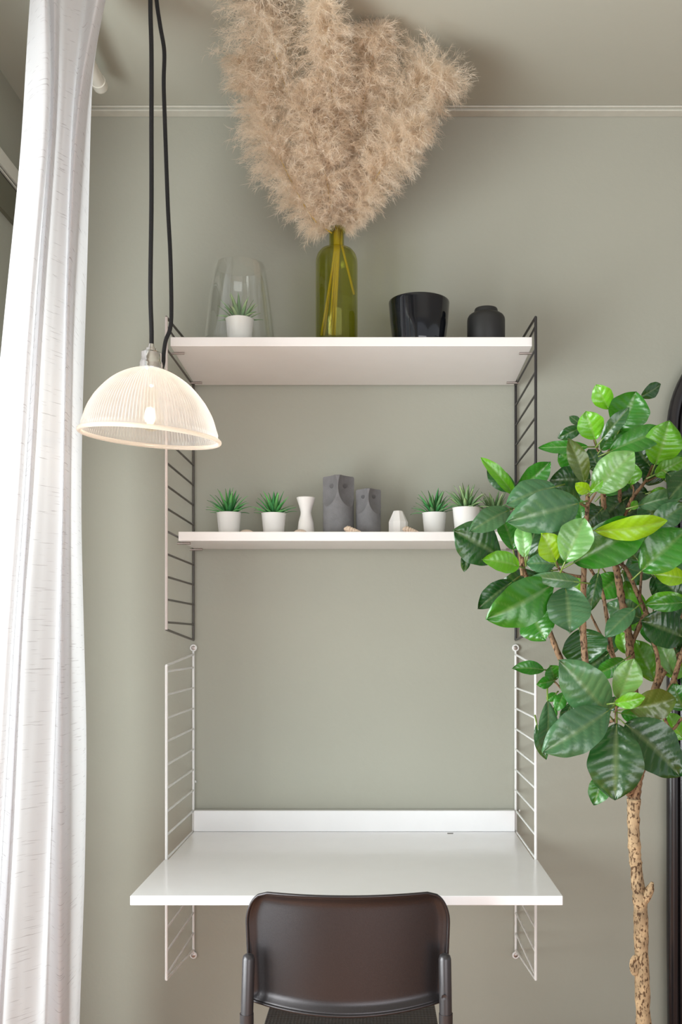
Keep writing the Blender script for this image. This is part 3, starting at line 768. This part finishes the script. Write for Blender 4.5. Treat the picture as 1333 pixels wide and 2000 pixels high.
def branch(pts, r0, r1):
    pth = catmull(pts, 7); m = len(pth); rs = [r0 + (r1 - r0) * i / (m - 1) for i in range(m)]
    limbs.add(tube(pth, [r_ * (1 + .07 * math.sin(i * 2.1)) for i, r_ in enumerate(rs)], 10, jitter=.05))
branch([B(1060, 1380), B(1075, 1260), B(1105, 1150, .49), B(1150, 960, .47), B(1180, 720, .46), B(1260, 520, .45), B(1340, 320, .44), B(1420, 120, .44)], .0105, .0062)
branch([B(1150, 960, .47), B(1210, 840, .50), B(1275, 700, .5), B(1320, 560, .5), B(1400, 330, .5)], .0065, .0045)
branch([B(1178, 740, .46), B(1235, 620, .46), B(1333, 510, .46), B(1420, 440, .46)], .0055, .004)
branch([B(1190, 690, .5), B(1195, 560, .5), B(1165, 440, .5)], .005, .0038)
branch([B(1052, 1380), B(1055, 1200, .48), B(1062, 960, .46), B(1055, 700, .44), B(1035, 520, .42), B(1025, 400, .42), B(985, 200, .42), B(955, 30, .42), A(930, 1080, .42), A(895, 900, .43), A(880, 720, .44), A(890, 560, .46)], .0105, .0050)
branch([A(985, 1120, .4), A(985, 900, .40), A(975, 760, .42), A(978, 640, .43)], .005, .0035)
branch([B(1040, 1330), B(1010, 1260, .52), B(940, 1080, .54), B(870, 920, .56), B(815, 760, .57), B(778, 570, .58), B(765, 380, .58), B(765, 200, .58), B(770, 0, .57), A(775, 1050, .57), A(785, 860, .56), A(792, 720, .56)], .0085, .0040)
branch([B(1015, 1270, .52), B(850, 1000, .5), B(720, 740, .48), B(630, 540, .48), B(570, 390, .48), B(500, 200, .5), B(430, 60, .55), A(415, 1085, .57)], .0075, .0035)
branch([B(1070, 900, .46), B(945, 560, .45), B(905, 340, .45), B(870, 150, .46), A(800, 1140, .48)], .0050, .003)
branch([B(945, 560, .45), B(860, 400, .46), B(800, 280, .48)], .0032, .002)
branch([B(1150, 330, .42), B(1100, 230, .42), B(1020, 50, .42), A(960, 1100, .42)], .0052, .004)
branch([B(1035, 480, .42), B(1120, 300, .42), B(1150, 330, .42)], .005, .005)
branch([B(1090, 200, .42), B(1100, 60, .42), A(1105, 1160, .42)], .003, .002)
branch([A(978, 900, .42), A(1045, 750, .44), A(1120, 650, .46), A(1165, 555, .47)], .0045, .0022)
branch([A(1050, 745, .44), A(1055, 690, .45), A(1042, 660, .45)], .002, .0012)
branch([A(1130, 650, .46), A(1230, 600, .46)], .002, .0012)
branch([A(890, 560, .46), A(860, 500, .47), A(826, 410, .49)], .0032, .0016)
branch([A(890, 560, .46), A(930, 440, .46), A(990, 340, .46)], .004, .0022)
branch([A(415, 1190, .57), A(380, 900, .54), A(360, 715, .50)], .0032, .0018)
branch([A(765, 1200, .57), A(645, 1170, .58), A(600, 1090, .59)], .0028, .0018)
branch([B(955, 925, .60), B(955, 800, .59), B(962, 770, .58)], .003, .0022)
branch([B(870, 930, .56), B(950, 900, .59)], .003, .0026)
branch([B(700, 760, .50), B(655, 735, .52), B(590, 670, .53)], .0030, .0016)
branch([A(790, 800, .57), A(735, 770, .60)], .0022, .0014)
branch([A(790, 790, .57), A(840, 710, .58)], .0022, .0014)
branch([B(1210, 840, .50), B(1270, 955, .5), B(1333, 890, .5)], .003, .003)
obj('trunk', trunk.V, trunk.F, M['bark'], t, auto=80)
obj('branches', limbs.V, limbs.F, M['bark_dark'], t, auto=80)
kn = P(1241, 1886, TD + .0105); V, Fc = lathe([(0, 0), (.5, .02), (.85, .0), (1, -.25), (1.05, -.6)], n=26)
obj('knot', [(kn.x + a * .0098, kn.y - c_ * .0035 - .001, kn.z + b * .019) for a, b, c_ in V], Fc, M['bark'], t)

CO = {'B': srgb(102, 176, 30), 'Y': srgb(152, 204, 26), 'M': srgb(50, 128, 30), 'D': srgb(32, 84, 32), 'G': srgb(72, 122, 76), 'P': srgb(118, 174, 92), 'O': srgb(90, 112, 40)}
LV = []; LF = []; LC = []
def leaf(b, tip, wpx, c, fold=.30, arch_=.09, roll=None, seed=0):
    R = random.Random(seed * 31 + 5)
    L = (tip - b).length; ax = (tip - b).normalized()
    view = (Vector((0, -CD, CZ)) - (b + tip) / 2).normalized()
    side = ax.cross(view).normalized(); nrm = side.cross(ax).normalized()
    if nrm.dot(view) < 0: nrm = -nrm
    ro = math.radians(R.uniform(-24, 24) if roll is None else roll)
    s2 = side * math.cos(ro) + nrm * math.sin(ro); n2 = nrm * math.cos(ro) - side * math.sin(ro)
    W = 1.16 * wpx / 2.943 / F * (CD + (b.y + tip.y) / 2) / 2 / math.cos(ro) * 1.04
    nu, nv = 56, 12; base0 = len(LV); col = Vector(CO[c][:3]); var = R.uniform(.88, 1.15)
    hue = R.uniform(-.06, .06); nl = R.choice((6, 7, 8)) if L > .06 else 5; wav = R.uniform(0, 6)
    curl = R.uniform(.02, .22); ex = R.uniform(.92, 1.18)
    for i in range(nu + 1):
        u = i / nu
        e = u ** ex
        shp = (math.sin(PI * e) ** (.54 + .26 * u * u)) * (1.0 + .03 * math.sin(u * 23 + wav) * u) if 0 < u < 1 else 0
        for j in range(nv + 1):
            v = -1 + 2 * j / nv
            ph = (u * nl - abs(v) * 1.25)
            corr = math.cos(2 * PI * ph)
            hgt = fold * W * (abs(v) ** 1.2) * 1.2 - curl * W * v * v * 1.6 + arch_ * L * (math.sin(PI * u) - .6 * u * u) + .045 * W * (abs(math.sin(PI * (ph + .12 * math.sin(u * 7 + wav)))) - .5) * (1 - abs(v) ** 4) * min(1, abs(v) * 5) + .10 * W * math.sin(u * 8 + wav + v * 2) * v * v
            p = b + ax * (L * u) + s2 * (W * v * shp) + n2 * hgt
            LV.append(tuple(p))
            mid = math.exp(-(v / .06) ** 2) * .5; ve = max(0, corr) ** 10 * .22 * (1 if abs(v) < .93 else 0)
            k_ = var * (1 - .10 * (1 - abs(corr))); lt = Vector((.42, .52, .22))
            cc = col * k_; cc = Vector((cc[0] * (1 + hue), cc[1], cc[2] * (1 - hue)))
            cc = cc.lerp(lt, (mid + ve) * .45)
            LC.append(tuple(cc))
    for i in range(nu):
        for j in range(nv):
            a = base0 + i * (nv + 1) + j; LF.append((a, a + 1, a + nv + 2, a + nv + 1))
    # petiole
    st_ = b - ax * min(.022, L * .25) - n2 * .004
    V, Fc = tube([st_, b, b + ax * L * .12 + n2 * arch_ * L * .3], [.0016, .0014, .0009], 6)
    n0 = len(LV); LV.extend([tuple(v) for v in V]); LF.extend([tuple(i + n0 for i in f) for f in Fc]); LC.extend([(.22, .33, .06)] * len(V))
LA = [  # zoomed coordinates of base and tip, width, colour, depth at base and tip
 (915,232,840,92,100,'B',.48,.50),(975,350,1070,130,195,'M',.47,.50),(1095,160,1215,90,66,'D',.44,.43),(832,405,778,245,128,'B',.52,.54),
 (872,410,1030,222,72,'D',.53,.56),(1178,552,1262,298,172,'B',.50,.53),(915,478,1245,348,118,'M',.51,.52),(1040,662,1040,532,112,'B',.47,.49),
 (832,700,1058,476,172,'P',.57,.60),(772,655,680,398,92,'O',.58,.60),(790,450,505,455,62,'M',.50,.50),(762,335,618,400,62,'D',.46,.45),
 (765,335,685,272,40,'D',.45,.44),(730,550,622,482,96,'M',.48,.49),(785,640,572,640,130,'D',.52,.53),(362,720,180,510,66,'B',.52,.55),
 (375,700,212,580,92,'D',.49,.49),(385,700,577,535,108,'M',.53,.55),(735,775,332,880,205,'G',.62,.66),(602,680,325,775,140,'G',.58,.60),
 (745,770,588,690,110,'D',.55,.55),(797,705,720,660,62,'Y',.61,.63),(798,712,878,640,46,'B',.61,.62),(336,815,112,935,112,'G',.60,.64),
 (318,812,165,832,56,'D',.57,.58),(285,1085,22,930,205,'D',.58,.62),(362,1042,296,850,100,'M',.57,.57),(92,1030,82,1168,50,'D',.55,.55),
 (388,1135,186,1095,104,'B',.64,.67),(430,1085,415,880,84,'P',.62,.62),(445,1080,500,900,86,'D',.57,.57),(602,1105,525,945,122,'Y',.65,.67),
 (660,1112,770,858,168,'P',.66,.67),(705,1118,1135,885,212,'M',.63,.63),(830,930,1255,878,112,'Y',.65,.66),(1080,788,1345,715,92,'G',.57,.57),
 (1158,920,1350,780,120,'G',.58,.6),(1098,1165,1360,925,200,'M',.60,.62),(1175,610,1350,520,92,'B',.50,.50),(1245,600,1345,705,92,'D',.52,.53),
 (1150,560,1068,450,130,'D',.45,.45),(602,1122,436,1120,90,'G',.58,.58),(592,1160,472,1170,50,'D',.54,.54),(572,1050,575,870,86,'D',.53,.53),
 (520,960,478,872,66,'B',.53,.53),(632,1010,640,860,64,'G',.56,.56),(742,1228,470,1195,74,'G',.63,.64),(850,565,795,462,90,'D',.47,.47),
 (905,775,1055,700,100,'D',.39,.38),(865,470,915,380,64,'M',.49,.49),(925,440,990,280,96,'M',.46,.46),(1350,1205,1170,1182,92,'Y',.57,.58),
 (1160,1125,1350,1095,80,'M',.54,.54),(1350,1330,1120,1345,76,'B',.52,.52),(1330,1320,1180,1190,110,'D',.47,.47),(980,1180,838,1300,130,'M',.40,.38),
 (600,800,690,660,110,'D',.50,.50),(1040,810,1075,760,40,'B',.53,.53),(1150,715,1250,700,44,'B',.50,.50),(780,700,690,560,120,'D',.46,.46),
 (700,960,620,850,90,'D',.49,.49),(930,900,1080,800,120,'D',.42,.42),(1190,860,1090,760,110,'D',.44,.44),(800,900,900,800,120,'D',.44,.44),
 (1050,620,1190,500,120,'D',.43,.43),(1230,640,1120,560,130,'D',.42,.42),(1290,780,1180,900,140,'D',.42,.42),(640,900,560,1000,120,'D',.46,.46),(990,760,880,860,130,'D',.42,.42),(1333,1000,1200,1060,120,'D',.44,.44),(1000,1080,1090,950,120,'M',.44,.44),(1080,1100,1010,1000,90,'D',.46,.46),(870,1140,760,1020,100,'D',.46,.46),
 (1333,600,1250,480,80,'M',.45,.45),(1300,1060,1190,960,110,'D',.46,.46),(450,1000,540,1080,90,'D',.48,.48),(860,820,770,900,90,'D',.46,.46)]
LB = [
 (355,108,158,262,108,'D',.58,.60),(590,120,213,325,214,'M',.62,.66),(470,280,548,442,178,'M',.57,.60),(662,145,690,402,206,'G',.61,.65),
 (742,378,795,575,215,'D',.50,.50),(1060,262,893,420,96,'G',.55,.56),(852,55,800,280,74,'D',.50,.50),(960,60,850,205,130,'M',.38,.37),
 (1345,430,1098,330,186,'D',.49,.50),(1350,225,1125,240,78,'M',.53,.54),(1285,645,1158,378,92,'P',.47,.47),(1175,680,1060,440,128,'B',.41,.40),
 (535,612,357,604,66,'M',.56,.58),(598,672,500,695,58,'M',.57,.59),(598,668,572,585,86,'M',.56,.57),(908,868,628,560,212,'G',.60,.64),
 (962,778,1058,548,134,'P',.60,.62),(945,805,1122,770,76,'B',.63,.64),(1030,835,1298,780,150,'O',.56,.57),(912,845,540,1085,208,'G',.63,.68),
 (560,790,545,1108,94,'G',.60,.61),(498,925,552,1132,58,'D',.55,.55),(655,742,612,850,62,'M',.56,.57),(610,748,555,790,44,'M',.54,.54),
 (605,828,572,910,46,'M',.54,.54),(957,922,948,1362,262,'D',.61,.64),(1003,922,1330,1225,232,'D',.59,.61),(885,1205,824,1392,104,'M',.54,.55),
 (1000,556,832,645,88,'M',.50,.50),(980,862,1142,890,92,'M',.50,.50),(1345,840,1280,690,120,'M',.55,.55),(1345,1010,1250,860,120,'B',.44,.43),
 (1010,520,975,388,66,'B',.38,.37),(922,850,955,765,60,'D',.50,.50),(1165,70,1300,215,130,'D',.44,.44),(1005,100,1080,400,136,'B',.37,.37),
 (1290,200,1340,100,80,'M',.46,.46),(700,800,640,930,60,'D',.52,.52),(1200,640,1290,520,90,'M',.41,.41),(1333,560,1260,430,90,'D',.43,.43)]
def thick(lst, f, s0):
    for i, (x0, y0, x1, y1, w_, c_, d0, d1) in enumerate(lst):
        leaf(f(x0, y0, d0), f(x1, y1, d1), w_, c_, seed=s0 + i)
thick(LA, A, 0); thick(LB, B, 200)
# leaves deep inside the crown
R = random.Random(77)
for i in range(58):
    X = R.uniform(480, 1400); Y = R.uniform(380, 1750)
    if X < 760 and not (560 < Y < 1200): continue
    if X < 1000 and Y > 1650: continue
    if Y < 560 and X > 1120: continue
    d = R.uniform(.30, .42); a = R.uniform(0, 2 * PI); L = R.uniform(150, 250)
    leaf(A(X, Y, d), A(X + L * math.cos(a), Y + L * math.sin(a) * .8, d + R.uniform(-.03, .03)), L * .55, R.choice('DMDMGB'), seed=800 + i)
# the rest of the crown, outside the frame and behind the front leaves
R = random.Random(5)
for i in range(46):
    X = R.uniform(1360, 2100); Y = R.uniform(250, 1900); d = R.uniform(.3, .75)
    a = R.uniform(0, 2 * PI); L = R.uniform(170, 330)
    leaf(A(X, Y, d), A(X + L * math.cos(a), Y + L * math.sin(a), d + R.uniform(-.05, .05)), L * .52, R.choice('BMDDMG'), seed=500 + i)
branch_pts = trunk
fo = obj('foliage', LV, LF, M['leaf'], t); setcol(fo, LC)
V, Fc = lathe([(0, 0), (.13, 0), (.14, .006), (.165, .26), (.168, .27), (.158, .27), (.152, .24), (0, .235)], (base.x + .02, -TD, 0), n=48)
V = [(x, y, z) for x, y, z in V]
tag(obj('planter', V, Fc, M['pot'], auto=40), 'round grey planter under the indoor tree', 'planter')

# ---------------------------------------------------------------- pampas grass
def bez(pts, n):
    c_ = catmull([Vector(p) for p in pts], 12); a = np.array([tuple(p) for p in c_])
    s = np.concatenate([[0], np.cumsum(np.linalg.norm(np.diff(a, axis=0), axis=1))]); s /= s[-1]
    tt = np.linspace(0, 1, n); return np.stack([np.interp(tt, s, a[:, k]) for k in range(3)], 1)
def unit(a): return a / np.maximum(1e-9, np.linalg.norm(a, axis=-1, keepdims=True))
def plume(pts, rad, label, stem_pts, seed, nb=420, nh=56, t0=.0):
    nb = int(nb * 1.35); rad = [(a, b * 1.16) for a, b in rad]
    """pts: spine of the plume; rad: list of (t, radius)"""
    g = np.random.RandomState(seed)
    t = empty('pampas_plume', tuple(stem_pts[0]), label, 'dried grass', 'pampas plumes in the green bottle')
    sp = bez(pts, 200); tan = unit(np.gradient(sp, axis=0))
    obj('stem', *tube([Vector(p) for p in stem_pts] + [Vector(tuple(p)) for p in sp[::20]], [.0027] * len(stem_pts) + list(np.linspace(.0016, .0005, 10)), 8), M['stem_yellow'], t)
    tb = g.uniform(t0, 1, nb) ** .9; ib = (tb * 199).astype(int)
    o = sp[ib]; T = tan[ib]
    rr = np.interp(tb, [a for a, b in rad], [b for a, b in rad])
    rv = unit(g.normal(size=(nb, 3))); rv = unit(rv - T * (rv * T).sum(1, keepdims=True))
    L = rr * g.uniform(.7, 1.5, nb)
    lean = g.uniform(.5, 1.1, nb)
    m = 9; s = np.linspace(0, 1, m)
    # branchlets leave upwards and bend outwards and down at the tips
    X = np.zeros((nb, m, 3)); cur = o.copy(); 
    for k in range(m):
        X[:, k] = cur
        a = s[k]
        dirv = unit(T * (lean * (1 - .75 * a))[:, None] + rv * (.55 + .6 * a) + np.array([0, 0, -1]) * (.45 * a * a) + g.normal(scale=.10, size=(nb, 3)))
        cur = cur + dirv * (L / (m - 1))[:, None]
    # keep below the ceiling and off the wall
    # fine hairs
    hb = np.repeat(np.arange(nb), nh); N = nb * nh
    ts = g.uniform(.08, 1, N) * (m - 1); i0 = np.minimum(ts.astype(int), m - 2); f = (ts - i0)[:, None]
    p0 = X[hb, i0] * (1 - f) + X[hb, i0 + 1] * f; bd = unit(X[hb, i0 + 1] - X[hb, i0])
    rd = unit(g.normal(size=(N, 3))); hl = g.uniform(.009, .024, N)
    K = 5; H = np.zeros((N, K, 3)); c_ = p0
    d_ = unit(bd * .9 + rd * .75)
    curlv = unit(g.normal(size=(N, 3))) * .28
    for k in range(K):
        H[:, k] = c_; c_ = c_ + d_ * (hl / (K - 1))[:, None]; d_ = unit(d_ + curlv + np.array([0, 0, -.10]))
    # add branchlets themselves as strands
    sd = unit(np.cross(unit(H[:, 1] - H[:, 0]), g.normal(size=(N, 3))))
    wd = np.array([.00028, .00027, .00024, .00018, .00006])
    VV = np.stack([H - sd[:, None] * wd[None, :, None], H + sd[:, None] * wd[None, :, None]], 2).reshape(-1, 3)
    VV[:, 2] = np.minimum(VV[:, 2], CEIL - .004); VV[:, 1] = np.minimum(VV[:, 1], -.004)
    base_ = (np.arange(N) * K * 2)[:, None, None] + (np.arange(K - 1) * 2)[None, :, None]
    FF = (base_ + np.array([0, 1, 3, 2])[None, None, :]).reshape(-1, 4)
    off = np.array(t.location); VV = VV - off
    me = bpy.data.meshes.new('fluff'); me.vertices.add(len(VV)); me.vertices.foreach_set('co', VV.astype(np.float32).ravel())
    me.loops.add(FF.size); me.loops.foreach_set('vertex_index', FF.astype(np.int32).ravel())
    me.polygons.add(len(FF)); me.polygons.foreach_set('loop_start', np.arange(0, FF.size, 4, dtype=np.int32)); me.polygons.foreach_set('loop_total', np.full(len(FF), 4, dtype=np.int32))
    me.update(calc_edges=True); me.materials.append(M['pampas']); me.polygons.foreach_set('use_smooth', [True] * len(FF))
    ob = bpy.data.objects.new('fluff', me); COL.objects.link(ob); ob.parent = t
    return t
nk = P(660, 452, BD)
def stem(bpx, bpy_, ox=0.0, oy=0.0):
    bb = P(bpx, bpy_, BD + oy); 
    return [Vector((bb.x, -BD - oy, max(bb.z, bz + .009))), Vector((nk.x + ox, -BD, P(0, 487, BD).z - .002)), Vector((nk.x + ox, -BD, nk.z + .008))]
def pl(lst): return [P(a, b, c_) for a, b, c_ in lst]
u_ = 1 / 900.0
plume(pl([(652, 447, .155), (622, 385, .18), (590, 270, .23), (552, 150, .30), (520, 40, .38), (505, -50, .44)]), [(0, 16 * u_), (.15, 46 * u_), (.4, 74 * u_), (.7, 80 * u_), (1, 44 * u_)], 'big pampas plume leaning up and left, its tip cut off by the frame', stem(628, 655, -.005, .012), 1, nb=640)
plume(pl([(648, 455, .16), (606, 420, .19), (548, 310, .24), (508, 210, .28), (478, 120, .31)]), [(0, 26 * u_), (.12, 38 * u_), (.3, 46 * u_), (.5, 58 * u_), (1, 30 * u_)], 'lowest pampas plume on the left side of the bunch', stem(644, 655, -.004, .004), 2, nb=460)
plume(pl([(658, 445, .15), (655, 330, .20), (650, 200, .29), (640, 90, .38), (632, 10, .46)]), [(0, 14 * u_), (.2, 34 * u_), (.5, 46 * u_), (.8, 42 * u_), (1, 20 * u_)], 'upright pampas plume rising in the middle of the bunch', stem(649, 655, 0, .0), 3, nb=480)
plume(pl([(662, 445, .15), (690, 330, .19), (712, 200, .25), (725, 110, .31), (728, 62, .35)]), [(0, 14 * u_), (.2, 40 * u_), (.5, 56 * u_), (.8, 52 * u_), (1, 28 * u_)], 'pampas plume just right of the middle of the bunch', stem(654, 655, .003, .004), 4, nb=500)
plume(pl([(664, 447, .15), (705, 360, .18), (765, 250, .22), (808, 180, .26), (838, 140, .28), (862, 158, .29)]), [(0, 14 * u_), (.25, 44 * u_), (.55, 64 * u_), (.8, 64 * u_), (1, 38 * u_)], 'pampas plume arching far to the right with a drooping tip', stem(633, 655, -.007, .006), 5, nb=640)
plume(pl([(664, 450, .15), (706, 395, .19), (752, 320, .24), (795, 262, .28), (822, 250, .30)]), [(0, 14 * u_), (.3, 38 * u_), (.6, 46 * u_), (1, 20 * u_)], 'low feathery pampas plume on the right side of the bunch', [P(692, 575, BD), nk + Vector((.009, 0, -.03)), nk + Vector((.009, 0, .008))], 6, nb=420)
plume(pl([(650, 440, .165), (640, 360, .22), (618, 270, .27), (600, 180, .31)]), [(0, 14 * u_), (.2, 36 * u_), (.6, 44 * u_), (1, 22 * u_)], 'short pampas plume at the front of the bunch, left of the middle', stem(650, 655, -.001, -.006), 7, nb=380)
